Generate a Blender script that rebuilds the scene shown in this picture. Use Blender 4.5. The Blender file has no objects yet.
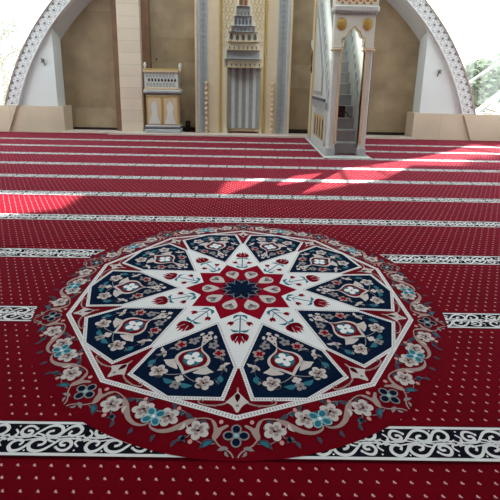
import bpy, math, random
from math import sin, cos, pi, radians, sqrt, hypot, atan2
from mathutils import Matrix, Vector
random.seed(7)
SC = bpy.context.scene
COL = SC.collection

# ------------------------------------------------------------------ materials
def lin(c):
    return tuple(((v/255)/12.92 if v/255 <= .04045 else ((v/255+.055)/1.055)**2.4) for v in c) + (1,)
MATS = {}
def mat(name, rgb, rough=.7, noise=.0, nscale=6.0, spec=.3, sheen=0, bump=0.0, metal=0.0, ndetail=4):
    m = bpy.data.materials.new(name); m.use_nodes = True
    nt = m.node_tree; b = nt.nodes['Principled BSDF']
    b.inputs['Base Color'].default_value = lin(rgb)
    b.inputs['Roughness'].default_value = rough
    b.inputs['Specular IOR Level'].default_value = spec
    b.inputs['Metallic'].default_value = metal
    if sheen:
        b.inputs['Sheen Weight'].default_value = sheen
        b.inputs['Sheen Roughness'].default_value = .5
    if noise or bump:
        tc = nt.nodes.new('ShaderNodeTexCoord')
        n = nt.nodes.new('ShaderNodeTexNoise'); n.inputs['Scale'].default_value = nscale; n.inputs['Detail'].default_value = ndetail
        nt.links.new(tc.outputs['Object'], n.inputs['Vector'])
        if noise:
            r = nt.nodes.new('ShaderNodeMapRange')
            r.inputs[1].default_value = .25; r.inputs[2].default_value = .75
            r.inputs[3].default_value = 1-noise; r.inputs[4].default_value = 1+noise
            nt.links.new(n.outputs['Fac'], r.inputs[0])
            mx = nt.nodes.new('ShaderNodeVectorMath'); mx.operation = 'SCALE'
            mx.inputs[0].default_value = lin(rgb)[:3]
            nt.links.new(r.outputs[0], mx.inputs['Scale'])
            nt.links.new(mx.outputs[0], b.inputs['Base Color'])
        if bump:
            bp = nt.nodes.new('ShaderNodeBump'); bp.inputs['Strength'].default_value = bump; bp.inputs['Distance'].default_value = .01
            nt.links.new(n.outputs['Fac'], bp.inputs['Height']); nt.links.new(bp.outputs[0], b.inputs['Normal'])
    MATS[name] = m
    return m

def block_mat(name, c1, c2, mortar, bw, bh, rough=.5, plane='XZ', stain=.1, mort=.006):
    """stone cladding: courses of blocks, each a little different, with soft cloudy veins"""
    m = bpy.data.materials.new(name); m.use_nodes = True
    nt = m.node_tree; b = nt.nodes['Principled BSDF']; L = nt.links.new
    b.inputs['Roughness'].default_value = rough; b.inputs['Specular IOR Level'].default_value = .3
    tc = nt.nodes.new('ShaderNodeTexCoord'); sep = nt.nodes.new('ShaderNodeSeparateXYZ'); L(tc.outputs['Object'], sep.inputs[0])
    cmb = nt.nodes.new('ShaderNodeCombineXYZ')
    sh = nt.nodes.new('ShaderNodeMath'); sh.inputs[1].default_value = bw/4; L(sep.outputs[plane[0]], sh.inputs[0])
    L(sh.outputs[0], cmb.inputs[0]); L(sep.outputs[plane[1]], cmb.inputs[1])
    br = nt.nodes.new('ShaderNodeTexBrick')
    br.inputs['Color1'].default_value = lin(c1); br.inputs['Color2'].default_value = lin(c2); br.inputs['Mortar'].default_value = lin(mortar)
    br.inputs['Scale'].default_value = 1; br.inputs['Mortar Size'].default_value = mort; br.inputs['Brick Width'].default_value = bw
    br.inputs['Row Height'].default_value = bh; br.inputs['Mortar Smooth'].default_value = .4
    L(cmb.outputs[0], br.inputs['Vector'])
    n = nt.nodes.new('ShaderNodeTexNoise'); n.inputs['Scale'].default_value = 1.7; n.inputs['Detail'].default_value = 6
    L(tc.outputs['Object'], n.inputs['Vector'])
    r = nt.nodes.new('ShaderNodeMapRange'); r.inputs[1].default_value = .3; r.inputs[2].default_value = .7
    r.inputs[3].default_value = 1-stain; r.inputs[4].default_value = 1+stain
    L(n.outputs['Fac'], r.inputs[0])
    mx = nt.nodes.new('ShaderNodeVectorMath'); mx.operation = 'SCALE'
    L(br.outputs['Color'], mx.inputs[0]); L(r.outputs[0], mx.inputs['Scale']); L(mx.outputs[0], b.inputs['Base Color'])
    MATS[name] = m
    return m

RED = (106, 3, 18)
BAND_Y0, PITCH = 1.627, 1.0451          # first woven band in front of the camera, and the spacing of the prayer rows
def carpet_material():
    m = bpy.data.materials.new('carpet_red_dotted'); m.use_nodes = True
    nt = m.node_tree; L = nt.links.new; b = nt.nodes['Principled BSDF']
    b.inputs['Roughness'].default_value = .95; b.inputs['Specular IOR Level'].default_value = .03
    b.inputs['Sheen Weight'].default_value = .36; b.inputs['Sheen Roughness'].default_value = .3; b.inputs['Sheen Tint'].default_value = (1, .26, .46, 1)
    tc = nt.nodes.new('ShaderNodeTexCoord'); sep = nt.nodes.new('ShaderNodeSeparateXYZ'); L(tc.outputs['Object'], sep.inputs[0])
    def M(op, a, bb=None, cc=None):
        n = nt.nodes.new('ShaderNodeMath'); n.operation = op
        for i, v in enumerate((a, bb, cc)):
            if v is None: continue
            if isinstance(v, (int, float)): n.inputs[i].default_value = v
            else: L(v, n.inputs[i])
        return n.outputs[0]
    x, y = sep.outputs['X'], sep.outputs['Y']
    yp = M('FLOORED_MODULO', M('SUBTRACT', y, BAND_Y0), PITCH)
    yr = M('DIVIDE', M('SUBTRACT', yp, .0945+.047), .0586)
    row = M('ROUND', yr)
    ok = M('MULTIPLY', M('GREATER_THAN', yr, -.5), M('LESS_THAN', yr, 13.5))
    dy = M('MULTIPLY', M('SUBTRACT', yr, row), .0586)
    xs = M('ADD', M('DIVIDE', x, .074), M('MULTIPLY', M('FLOORED_MODULO', row, 2.0), .5))
    dx = M('MULTIPLY', M('SUBTRACT', xs, M('ROUND', xs)), .074)
    def blob(cx, cy, rx, ry):
        a = M('DIVIDE', M('SUBTRACT', dx, cx), rx); c = M('DIVIDE', M('SUBTRACT', dy, cy), ry)
        return M('LESS_THAN', M('ADD', M('MULTIPLY', a, a), M('MULTIPLY', c, c)), 1.0)
    core = M('MULTIPLY', M('MAXIMUM', blob(-.001, .002, .0044, .0054), blob(.005, -.003, .0038, .0032)), ok)
    side = M('MULTIPLY', M('MAXIMUM', blob(-.006, -.004, .0036, .003), blob(.0, .0, .0068, .0076)), ok)
    n = nt.nodes.new('ShaderNodeTexNoise'); n.inputs['Scale'].default_value = 2.2; n.inputs['Detail'].default_value = 5
    L(tc.outputs['Object'], n.inputs['Vector'])
    r = nt.nodes.new('ShaderNodeMapRange'); r.inputs[1].default_value = .3; r.inputs[2].default_value = .7; r.inputs[3].default_value = .9; r.inputs[4].default_value = 1.1
    L(n.outputs['Fac'], r.inputs[0])
    base = nt.nodes.new('ShaderNodeVectorMath'); base.operation = 'SCALE'; base.inputs[0].default_value = lin(RED)[:3]; L(r.outputs[0], base.inputs['Scale'])
    m1 = nt.nodes.new('ShaderNodeMix'); m1.data_type = 'RGBA'; L(side, m1.inputs['Factor']); L(base.outputs[0], m1.inputs[6]); m1.inputs[7].default_value = lin((140, 44, 54))
    m2 = nt.nodes.new('ShaderNodeMix'); m2.data_type = 'RGBA'; L(core, m2.inputs['Factor']); L(m1.outputs[2], m2.inputs[6]); m2.inputs[7].default_value = lin((214, 172, 164))
    L(m2.outputs[2], b.inputs['Base Color'])
    fn = nt.nodes.new('ShaderNodeTexNoise'); fn.inputs['Scale'].default_value = 260; L(tc.outputs['Object'], fn.inputs['Vector'])
    bp = nt.nodes.new('ShaderNodeBump'); bp.inputs['Strength'].default_value = .15; bp.inputs['Distance'].default_value = .004
    L(fn.outputs['Fac'], bp.inputs['Height']); L(bp.outputs[0], b.inputs['Normal'])
    MATS['carpet'] = m
carpet_material()
W = dict(rough=.95, spec=.02, sheen=0)       # wool
mat('wool_red', (104, 3, 18), noise=.08, nscale=3, rough=.95, spec=.03, sheen=.36)
_b = MATS['wool_red'].node_tree.nodes['Principled BSDF']; _b.inputs['Sheen Roughness'].default_value = .3; _b.inputs['Sheen Tint'].default_value = (1, .26, .46, 1)
mat('wool_darkred', (60, 3, 12), **W)
mat('wool_bright_red', (134, 10, 32), **W)
mat('wool_white', (226, 226, 226), **W)
mat('wool_cream', (200, 190, 186), **W)
mat('wool_beige', (166, 142, 136), **W)
mat('wool_rose', (206, 150, 144), **W)
mat('wool_taupe', (118, 96, 96), **W)
mat('wool_warm_grey', (158, 142, 138), **W)
mat('wool_grey', (140, 134, 134), **W)
mat('wool_slate', (66, 72, 84), **W)
mat('wool_navy', (10, 26, 50), noise=.12, nscale=5, **W)
mat('wool_teal', (50, 112, 128), **W)
mat('wool_pale_teal', (140, 190, 198), **W)
mat('wool_black', (22, 20, 30), **W)
mat('wool_stitch', (158, 140, 142), **W)
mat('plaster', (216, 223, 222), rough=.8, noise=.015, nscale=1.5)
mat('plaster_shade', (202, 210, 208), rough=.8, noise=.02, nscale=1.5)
mat('fret_white', (222, 226, 225), rough=.7)
mat('fret_dark', (104, 104, 108), rough=.8)
mat('fret_grey', (164, 162, 166), rough=.8)
mat('fret_edge', (178, 164, 150), rough=.7)
block_mat('plinth_stone', (203, 190, 166), (210, 198, 175), (180, 166, 144), 2.6, 1.4, stain=.05, rough=.45)
block_mat('pillar_stone', (208, 194, 174), (216, 203, 184), (178, 164, 146), 80.0, .34, stain=.05)
block_mat('niche_stone', (144, 126, 98), (160, 144, 116), (136, 120, 94), 1.15, .72, stain=.22, mort=.003)
mat('brown_stone', (128, 100, 78), noise=.18, nscale=3, rough=.45)
mat('threshold_marble', (206, 194, 182), noise=.06, nscale=3, rough=.35)
mat('floor_stone', (150, 140, 128), noise=.1, nscale=2)
mat('marble_white', (204, 208, 202), noise=.07, nscale=3.5, rough=.4)
mat('marble_grey', (170, 174, 176), noise=.12, nscale=4, rough=.4)
mat('marble_step', (150, 152, 152), noise=.12, nscale=5, rough=.45)
mat('marble_bluegrey', (150, 154, 152), noise=.14, nscale=7, rough=.45)
mat('marble_dark', (92, 94, 98), noise=.1, nscale=7, rough=.5)
mat('cream_marble', (200, 184, 156), noise=.07, nscale=4, rough=.45)
mat('ivory_white', (228, 228, 214), noise=.03, nscale=5, rough=.5)
mat('ivory', (212, 204, 182), noise=.05, nscale=5, rough=.5)
mat('gold', (190, 162, 96), noise=.12, nscale=9, rough=.42, spec=.5)
mat('gold_bright', (206, 166, 52), noise=.2, nscale=14, rough=.4, spec=.5)
mat('gold_pale', (206, 184, 150), noise=.08, nscale=8, rough=.5)
mat('ochre', (196, 132, 74), rough=.6)
mat('shadow_gap', (44, 36, 30), rough=.9)
mat('dark_skirting', (40, 26, 22), rough=.6)
mat('black_plastic', (20, 17, 18), rough=.45)
mat('dark_brown', (52, 24, 20), rough=.6)
mat('metal_grey', (110, 108, 104), rough=.4, metal=.6)
mat('niche_carpet_red', (92, 8, 22), **W)
mat('frame_white', (206, 208, 208), rough=.5)
mat('bark', (150, 140, 126), rough=.9)
mat('leaf', (134, 146, 124), rough=.7)
mat('leaf_dull', (160, 166, 156), rough=.7)
mat('ground', (150, 146, 132), rough=.9, noise=.1, nscale=.4)
g = bpy.data.materials.new('glass'); g.use_nodes = True
nt = g.node_tree; nt.nodes.clear()
o = nt.nodes.new('ShaderNodeOutputMaterial'); mx = nt.nodes.new('ShaderNodeMixShader'); tr = nt.nodes.new('ShaderNodeBsdfTransparent'); gl = nt.nodes.new('ShaderNodeBsdfGlossy')
gl.inputs['Roughness'].default_value = .05; mx.inputs[0].default_value = .05
tr.inputs[0].default_value = (.96, .975, .97, 1)
nt.links.new(tr.outputs[0], mx.inputs[1]); nt.links.new(gl.outputs[0], mx.inputs[2]); nt.links.new(mx.outputs[0], o.inputs[0])
MATS['glass'] = g

# ------------------------------------------------------------------ mesh helpers
def catmull(pts, n=6, closed=False):
    out = []
    N = len(pts)
    segs = N if closed else N-1
    for i in range(segs):
        if closed: p0, p1, p2, p3 = pts[(i-1) % N], pts[i], pts[(i+1) % N], pts[(i+2) % N]
        else: p0, p1, p2, p3 = pts[max(i-1, 0)], pts[i], pts[i+1], pts[min(i+2, N-1)]
        for k in range(n):
            t = k/n
            out.append(tuple(.5*((2*b)+(-a+c)*t+(2*a-5*b+4*c-d)*t*t+(-a+3*b-3*c+d)*t**3) for a, b, c, d in zip(p0, p1, p2, p3)))
    if not closed: out.append(tuple(pts[-1]))
    return out

class MB:
    """collects faces of several materials into ONE mesh"""
    def __init__(s): s.v = []; s.f = []; s.m = []; s.names = []; s.smooth = []
    def mi(s, name):
        if name not in s.names: s.names.append(name)
        return s.names.index(name)
    def face(s, pts, m, smooth=False):
        i = len(s.v); s.v += [tuple(p) for p in pts]; s.f.append(tuple(range(i, i+len(pts)))); s.m.append(s.mi(m)); s.smooth.append(smooth)
    def grid(s, rows, m, smooth=True, closed=False):
        i = len(s.v); n = len(rows[0])
        for r in rows: s.v += [tuple(p) for p in r]
        for a in range(len(rows)-1):
            for b in range(n if closed else n-1):
                c = (b+1) % n
                s.f.append((i+a*n+b, i+a*n+c, i+(a+1)*n+c, i+(a+1)*n+b)); s.m.append(s.mi(m)); s.smooth.append(smooth)
    def box(s, x0, x1, y0, y1, z0, z1, m):
        p = [(x0,y0,z0),(x1,y0,z0),(x1,y1,z0),(x0,y1,z0),(x0,y0,z1),(x1,y0,z1),(x1,y1,z1),(x0,y1,z1)]
        i = len(s.v); s.v += p
        for q in ((0,3,2,1),(4,5,6,7),(0,1,5,4),(1,2,6,5),(2,3,7,6),(3,0,4,7)):
            s.f.append(tuple(i+k for k in q)); s.m.append(s.mi(m)); s.smooth.append(False)
    def bevel_box(s, x0, x1, y0, y1, z0, z1, m, b=.012):
        """box with chamfered edges in every direction"""
        cx, cy, cz = (x0+x1)/2, (y0+y1)/2, (z0+z1)/2; b = min(b, (x1-x0)/3, (y1-y0)/3, (z1-z0)/3)
        def ring(z, i): return [(x0+i, y0+i, z), (x1-i, y0+i, z), (x1-i, y1-i, z), (x0+i, y1-i, z)]
        def oct_(z, i):
            return [(x0+b, y0+i, z), (x1-b, y0+i, z), (x1-i, y0+b, z), (x1-i, y1-b, z), (x1-b, y1-i, z), (x0+b, y1-i, z), (x0+i, y1-b, z), (x0+i, y0+b, z)]
        rows = [oct_(z0, b), oct_(z0+b, 0), oct_(z1-b, 0), oct_(z1, b)]
        s.grid(rows, m, smooth=False, closed=True)
        s.face(rows[0][::-1], m); s.face(rows[-1], m)
    def prism(s, poly, axis, a0, a1, m, mside=None):
        """polygon (2D) extruded along axis 'Y' (poly in x,z), 'X' (poly in y,z) or 'Z' (poly in x,y)"""
        def P(p, a): return {'Y': (p[0], a, p[1]), 'X': (a, p[0], p[1]), 'Z': (p[0], p[1], a)}[axis]
        A = [P(p, a0) for p in poly]; B = [P(p, a1) for p in poly]
        s.face(A, m); s.face(B[::-1], m)
        for k in range(len(poly)):
            j = (k+1) % len(poly); s.face([A[j], A[k], B[k], B[j]], mside or m)
    def lathe(s, prof, cx, cy, m, n=16, a0=0, a1=2*pi):
        full = abs(a1-a0-2*pi) < 1e-6
        N = n if full else n+1
        rows = [[(cx+r*cos(a0+(a1-a0)*k/n), cy+r*sin(a0+(a1-a0)*k/n), z) for k in range(N)] for r, z in prof]
        s.grid(rows, m, closed=full)
    def tube(s, path, r, m, n=8, cap=True):
        path = [Vector(p) for p in path]; rows = []
        up = Vector((0, 0, 1))
        for i, p in enumerate(path):
            t = (path[min(i+1, len(path)-1)]-path[max(i-1, 0)]).normalized()
            u = t.cross(up)
            if u.length < 1e-3: u = t.cross(Vector((1, 0, 0)))
            u.normalize(); w = t.cross(u)
            rr = r[i] if isinstance(r, (list, tuple)) else r
            rows.append([tuple(p+u*rr*cos(2*pi*k/n)+w*rr*sin(2*pi*k/n)) for k in range(n)])
        s.grid(rows, m, closed=True)
        if cap: s.face(rows[0][::-1], m); s.face(rows[-1], m)
    def build(s, name, parent=None, loc=None):
        me = bpy.data.meshes.new(name); me.from_pydata(s.v, [], s.f)
        for n in s.names: me.materials.append(MATS[n])
        me.polygons.foreach_set('material_index', s.m); me.polygons.foreach_set('use_smooth', s.smooth)
        me.validate(); me.update()
        o = bpy.data.objects.new(name, me); COL.objects.link(o)
        if parent: o.parent = parent
        if loc: o.location = loc
        return o

def thing(name, label, cat, loc=(0, 0, 0), group=None):
    o = bpy.data.objects.new(name, None); COL.objects.link(o); o.location = loc
    o['label'] = label; o['category'] = cat
    if group: o['group'] = group
    o.empty_display_size = .1
    return o
def tag(o, label, cat, group=None):
    o['label'] = label; o['category'] = cat
    if group: o['group'] = group
    return o
def struct(o): o['kind'] = 'structure'; return o

# ------------------------------------------------------------------ woven pattern helper: flat layers of wool, .3 mm apart
class Wool(MB):
    def __init__(s, T=None, z0=0.0): super().__init__(); s.T = T or (lambda p: p); s.z0 = z0
    def poly(s, pts, m, k=0):
        z = s.z0+k*.0003
        q = [s.T(p) for p in pts]
        a = sum(q[i][0]*q[(i+1) % len(q)][1]-q[(i+1) % len(q)][0]*q[i][1] for i in range(len(q)))
        if a < 0: q = q[::-1]
        s.face([(x, y, z) for x, y in q], m)
    def ribbon(s, pts, w, m, k=0, n=5, smooth=True):
        p = catmull(pts, n) if smooth else list(pts)
        N = len(p)
        if not isinstance(w, (list, tuple)): ws = [w]*N
        else: ws = [w[min(int(i/(N-1)*(len(w)-1)), len(w)-2)]*(1-(i/(N-1)*(len(w)-1) % 1 if i < N-1 else 1))+w[min(int(i/(N-1)*(len(w)-1)), len(w)-2)+1]*((i/(N-1)*(len(w)-1)) % 1 if i < N-1 else 1) for i in range(N)]
        Lp, Rp = [], []
        for i in range(N):
            a, b = p[max(i-1, 0)], p[min(i+1, N-1)]
            d = hypot(b[0]-a[0], b[1]-a[1]) or 1e-9
            nx, ny = -(b[1]-a[1])/d, (b[0]-a[0])/d
            h = ws[i]/2
            Lp.append((p[i][0]+nx*h, p[i][1]+ny*h)); Rp.append((p[i][0]-nx*h, p[i][1]-ny*h))
        for i in range(N-1):
            s.poly([Lp[i], Lp[i+1], Rp[i+1], Rp[i]], m, k)
    def ell(s, cx, cy, rx, ry, m, k=0, rot=0, n=14):
        s.poly([(cx+rx*cos(a)*cos(rot)-ry*sin(a)*sin(rot), cy+rx*cos(a)*sin(rot)+ry*sin(a)*cos(rot)) for a in [2*pi*i/n for i in range(n)]], m, k)
    def lobed(s, cx, cy, R, m, k=0, lobes=5, amp=.22, rot=0, n=40):
        s.poly([(cx+R*(1-amp+1.9*amp*abs(cos(lobes*a/2))**.8)*cos(a+rot), cy+R*(1-amp+1.9*amp*abs(cos(lobes*a/2))**.8)*sin(a+rot)) for a in [2*pi*i/n for i in range(n)]], m, k)
    def leaf(s, x, y, l, w, rot, m, k=0, bend=.15):
        pts = []
        for i in range(9):
            t = i/8; pts.append((t*l, w/2*sin(pi*t**.75)+bend*l*sin(pi*t)))
        for i in range(7, 0, -1):
            t = i/8; pts.append((t*l, -w/2*sin(pi*t**.75)+bend*l*sin(pi*t)))
        c, q = cos(rot), sin(rot)
        s.poly([(x+a*c-b*q, y+a*q+b*c) for a, b in pts], m, k)
    def blossom(s, x, y, R, rot, k=0, body='wool_cream', mid='wool_taupe', lobes=5):
        s.lobed(x, y, R*1.06, body, k, lobes, .24, rot); s.lobed(x+R*.06*cos(rot), y+R*.06*sin(rot), R*.60, 'wool_warm_grey', k+1, lobes, .28, rot)
        s.leaf(x-R*.45*cos(rot), y-R*.45*sin(rot), R*.9, R*.34, rot, body, k+2, 0)
        s.leaf(x, y, R*.62, R*.26, rot+1.0, mid, k+3, .1); s.leaf(x, y, R*.62, R*.26, rot-1.0, mid, k+3, -.1)
        s.ell(x-R*.1*cos(rot), y-R*.1*sin(rot), R*.17, R*.17, 'wool_darkred', k+4)

# ================================================================== SETTING
ACX, ACZ, RO, RI = -.21, -1.21, 7.34, 6.95      # the big arch
YF, YB = 12.40, 13.0                            # front wall plane, back wall of the niche
YBACK = -7.0; XW = 9.5; ZC = 8.7
def arc(r, z0, z1=None, n=40, side=1):
    """points on the arch from height z0 up to z1 (or the crown), on the right (1) or left (-1)"""
    a0 = math.asin((z0-ACZ)/r); a1 = pi/2 if z1 is None else math.asin((z1-ACZ)/r)
    return [(ACX+side*r*cos(a0+(a1-a0)*i/n), ACZ+r*sin(a0+(a1-a0)*i/n)) for i in range(n+1)]
b = MB(); b.box(-XW, XW, YBACK, 13.3, -.2, -.015, 'floor_stone'); struct(b.build('floor'))
b = MB(); b.box(-40, 40, 13.3, 90, -1.2, -1.0, 'ground'); struct(b.build('ground_outside'))
# unseen dome opening added for sky light; its two drum walls block sun
DX, DY0, DY1, DH = 5.0, 5.2, 11.2, 6.2
b = MB()
b.box(-XW-.3, XW+.3, YBACK-.3, DY0, ZC, ZC+.3, 'plaster'); b.box(-XW-.3, XW+.3, DY1, 12.8, ZC, ZC+.3, 'plaster')
b.box(-XW-.3, -DX, DY0, DY1, ZC, ZC+.3, 'plaster'); b.box(DX, XW+.3, DY0, DY1, ZC, ZC+.3, 'plaster')
b.box(-DX, DX, DY1, DY1+.3, ZC+.3, ZC+DH, 'plaster'); b.box(DX, DX+.3, DY0, DY1+.3, ZC+.3, ZC+DH, 'plaster')
struct(b.build('ceiling'))
# wall_front: solid plaster above, with the arch and its windows cut out
def front_wall():
    b = MB(); y0, y1 = YF, YF+.22
    ZS = .79
    # right window opening: the outside of the arch, its outer edge and an unseen rising head shaped for the sun swath
    # pieces of wall around it (all convex-ish polygons)
    b.prism([(8.6, ZS), (XW, ZS), (XW, 4.25), (8.6, 4.25)], 'Y', y0, y1, 'plaster')
    b.prism([(6.02, 4.25), (XW, 4.25), (XW, ZC), (5.80, ZC), (5.80, 5.5)], 'Y', y0, y1, 'plaster')
    b.prism([(4.80, 6.6), (5.80, 5.5), (5.80, ZC), (4.80, ZC)], 'Y', y0, y1, 'plaster')
    b.prism([(3.6, 6.7), (4.80, 6.6), (4.80, ZC), (3.6, ZC)], 'Y', y0, y1, 'plaster')
    top = arc(RO-.03, 5.2, None, 24, 1)
    b.prism([(3.6, 6.7), (3.6, ZC), (2.3, ZC)]+[p for p in top if 2.3 < p[0] < 2.9][::-1], 'Y', y0, y1, 'plaster')
    # above the crown: unseen high window shaped to cast the left sun patch
    low = [p for p in top if p[0] <= 2.3]
    b.prism([(2.3, 6.0)]+low+[(ACX, 6.7), (2.3, 6.7)], 'Y', y0, y1, 'plaster')
    b.prism([(1.62, 6.7), (2.3, 6.7), (2.3, 8.0), (1.73, 7.78), (2.1, 7.55)], 'Y', y0, y1, 'plaster')
    b.prism([(ACX, 7.95), (1.73, 7.78), (2.3, 8.0), (2.3, ZC), (ACX, ZC)], 'Y', y0, y1, 'plaster')
    topL = arc(RO-.03, 4.4, None, 20, -1)
    b.prism([topL[-1]]+[(ACX, ZC), (-XW, ZC), (-XW, 4.4)]+topL[:-1], 'Y', y0, y1, 'plaster')
    b.prism([(-8.6, ZS), (-8.6, 4.4), (-XW, 4.4), (-XW, ZS)], 'Y', y0, y1, 'plaster')
    b.box(-XW, -6.6, y0, y1, -.2, ZS, 'plinth_stone'); b.box(6.2, XW, y0, y1, -.2, ZS, 'plinth_stone')
    return struct(b.build('wall_front'))
front_wall()
# arch band with its openwork carving
def arch_band():
    b = MB(); y0, y1 = YF-.10, YF+.12
    for side in (1, -1):
        O = arc(RO, .79, None, 60, side); I = arc(RI, .79, None, 60, side)
        O2 = arc(RO-.035, .79, None, 60, side); I2 = arc(RI+.03, .79, None, 60, side)
        V = lambda P, y: [(x, y, z) for x, z in P]
        b.grid([V(I, y1), V(I, y0)], 'fret_white', False); b.grid([V(I, y0), V(I2, y0)], 'fret_white', False)
        b.grid([V(I2, y0), V(I2, y0+.012), V(O2, y0+.012)], 'fret_white', False)
        b.grid([V(O2, y0+.012), V(O2, y0-.01), V(O, y0-.01), V(O, y1)], 'fret_edge', False)
    o = struct(b.build('trim_1'))
    c = MB()
    def T(s, rr, a):       # along the arc (a radians from crown axis), across the band
        return (ACX+s*(RI+rr)*sin(a), y0+.010, ACZ+(RI+rr)*cos(a))
    a_end = pi/2-math.asin((.8-ACZ)/RI)
    step = .235/7.15
    def strip(s, pts, w, m, dy=0):
        p = catmull(pts, 4)
        for i in range(len(p)-1):
            (a0, r0), (a1, r1) = p[i], p[i+1]
            dx, dr = (a1-a0)*7.1, r1-r0; d = hypot(dx, dr) or 1e-9
            nx, nr = -dr/d*w/2/7.1, dx/d*w/2
            q = [T(s, r0+nr, a0+nx), T(s, r1+nr, a1+nx), T(s, r1-nr, a1-nx), T(s, r0-nr, a0-nx)]
            c.face([(x, y-dy, z) for x, y, z in q], m)
    for s in (1, -1):
        n = int(a_end/step)
        for i in range(n):
            a = a_end-(i+.5)*step; u = step
            def tri(cx, cr, h, w, m):
                c.face([T(s, cr-h/2, a+cx*u), T(s, cr+h/2, a+cx*u-w/7.1), T(s, cr+h/2, a+cx*u+w/7.1)], m)
            tri(0, .295, .085, .05, 'fret_dark')
            c.face([T(s, .19+dr, a+.5*u+da/7.1) for da, dr in ((-.03, 0), (0, .045), (.03, 0), (0, -.05))], 'fret_dark')
            c.face([T(s, .085+dr, a+da/7.1) for da, dr in ((-.022, 0), (0, .025), (.022, 0), (0, -.025))], 'fret_grey')
            for sg in (1, -1):
                f = lambda k: a+sg*k*u
                strip(s, [(f(.0), .05), (f(.3), .07), (f(.42), .15), (f(.22), .2), (f(.1), .15)], .014, 'fret_grey')
                strip(s, [(f(.5), .27), (f(.3), .35), (f(.16), .27), (f(.26), .22)], .014, 'fret_grey')
                c.face([T(s, .13+dr, f(.26)+da/7.1) for da, dr in ((-.014, 0), (0, .02), (.014, 0), (0, -.02))], 'fret_grey')
    c.build('carved_openwork', o)
    # the infill and its stone plinth inside the arch legs
    return o
arch_band()
def infill(side, xj, name):
    b = MB(); y0, y1 = YF+.03, 12.96
    zt = ACZ+sqrt((RI+.02)**2-(xj-ACX)**2)
    pts = [(x, z) for x, z in arc(RI+.03, .79, zt, 20, side)]
    b.prism([(xj, .79)]+pts+[(xj, zt)], 'Y', y0, y1, 'plaster')
    return b.build(name)
struct(infill(-1, -5.74, 'wall_left_infill')).name = 'wall_niche_left'
struct(infill(1, 5.20, 'wall_right_infill')).name = 'wall_niche_right'
def plinth(side, xj, name):
    # infill plinth recessed behind the outer plinth; the joint follows the foot of the arch
    b = MB()
    xa = ACX+side*6.70; xb = ACX+side*7.02
    inner = [(xj, -.01), (xb, -.01), (xa, .79), (xj, .79)]
    b.prism(inner, 'Y', YF-.02, 12.97, 'plinth_stone')
    outer = [(side*XW, -.01), (side*XW, .80), (xa, .80), (xb, -.01)]
    b.prism(outer, 'Y', YF-.09, YF+.3, 'plinth_stone')
    return struct(b.build(name))
plinth(-1, -5.56, 'baseboard_left'); plinth(1, 5.03, 'baseboard_right')
# soffit of the niche vault + its back wall
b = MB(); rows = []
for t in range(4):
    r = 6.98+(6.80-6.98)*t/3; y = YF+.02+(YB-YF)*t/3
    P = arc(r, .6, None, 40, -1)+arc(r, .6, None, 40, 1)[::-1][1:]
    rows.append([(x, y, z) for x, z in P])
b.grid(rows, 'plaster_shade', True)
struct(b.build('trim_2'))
b = MB(); b.prism([(-6.5, -.2), (6.1, -.2)]+arc(6.84, .5, None, 30, 1)+arc(6.84, .5, None, 30, -1)[::-1][1:], 'Y', YB, YB+.3, 'niche_stone'); struct(b.build('wall_niche'))
b = MB(); b.box(-5.6, -4.14, YB-.03, YB, .0, .10, 'dark_skirting'); b.box(-3.0, 1.9, YB-.03, YB, .0, .16, 'dark_skirting'); b.box(1.9, 5.1, YB-.03, YB, 0, .12, 'dark_skirting')
struct(b.build('baseboard_back'))
b = MB()
b.bevel_box(-5.60, -4.12, 12.30, 12.62, 0, .055, 'threshold_marble', .008)
b.bevel_box(-4.16, 1.86, 12.08, 12.55, 0, .062, 'threshold_marble', .008)
b.bevel_box(1.86, 5.10, 12.24, 12.6, 0, .055, 'threshold_marble', .008)
b.box(-5.6, 5.1, 12.55, 13, -.015, .03, 'threshold_marble')
struct(b.build('trim_3'))
# unseen other walls of the hall; openings added and sized to let daylight in
def holed_wall(name, axis, pos, thick, u0, u1, holes, z0h, z1h):
    b = MB()
    def bx(ua, ub, za, zb):
        if axis == 'X': b.box(pos, pos+thick, ua, ub, za, zb, 'plaster')
        else: b.box(ua, ub, pos, pos+thick, za, zb, 'plaster')
    bx(u0, u1, -.2, z0h); bx(u0, u1, z1h, ZC)
    c = u0
    for a, d in holes: bx(c, a, z0h, z1h); c = d
    bx(c, u1, z0h, z1h)
    return struct(b.build(name))
holed_wall('wall_left', 'X', -XW-.3, .3, YBACK, 12.62, [(5.4, 7.6), (8.2, 11.6)], .9, 6.4)
holed_wall('wall_right', 'X', XW, .3, YBACK, 12.62, [(5.4, 7.6), (8.2, 11.6)], .9, 5.2)
holed_wall('wall_back', 'Y', YBACK-.3, .3, -XW-.3, XW+.3, [(-7, -6), (6, 7)], 5.2, 6.2)

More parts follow.
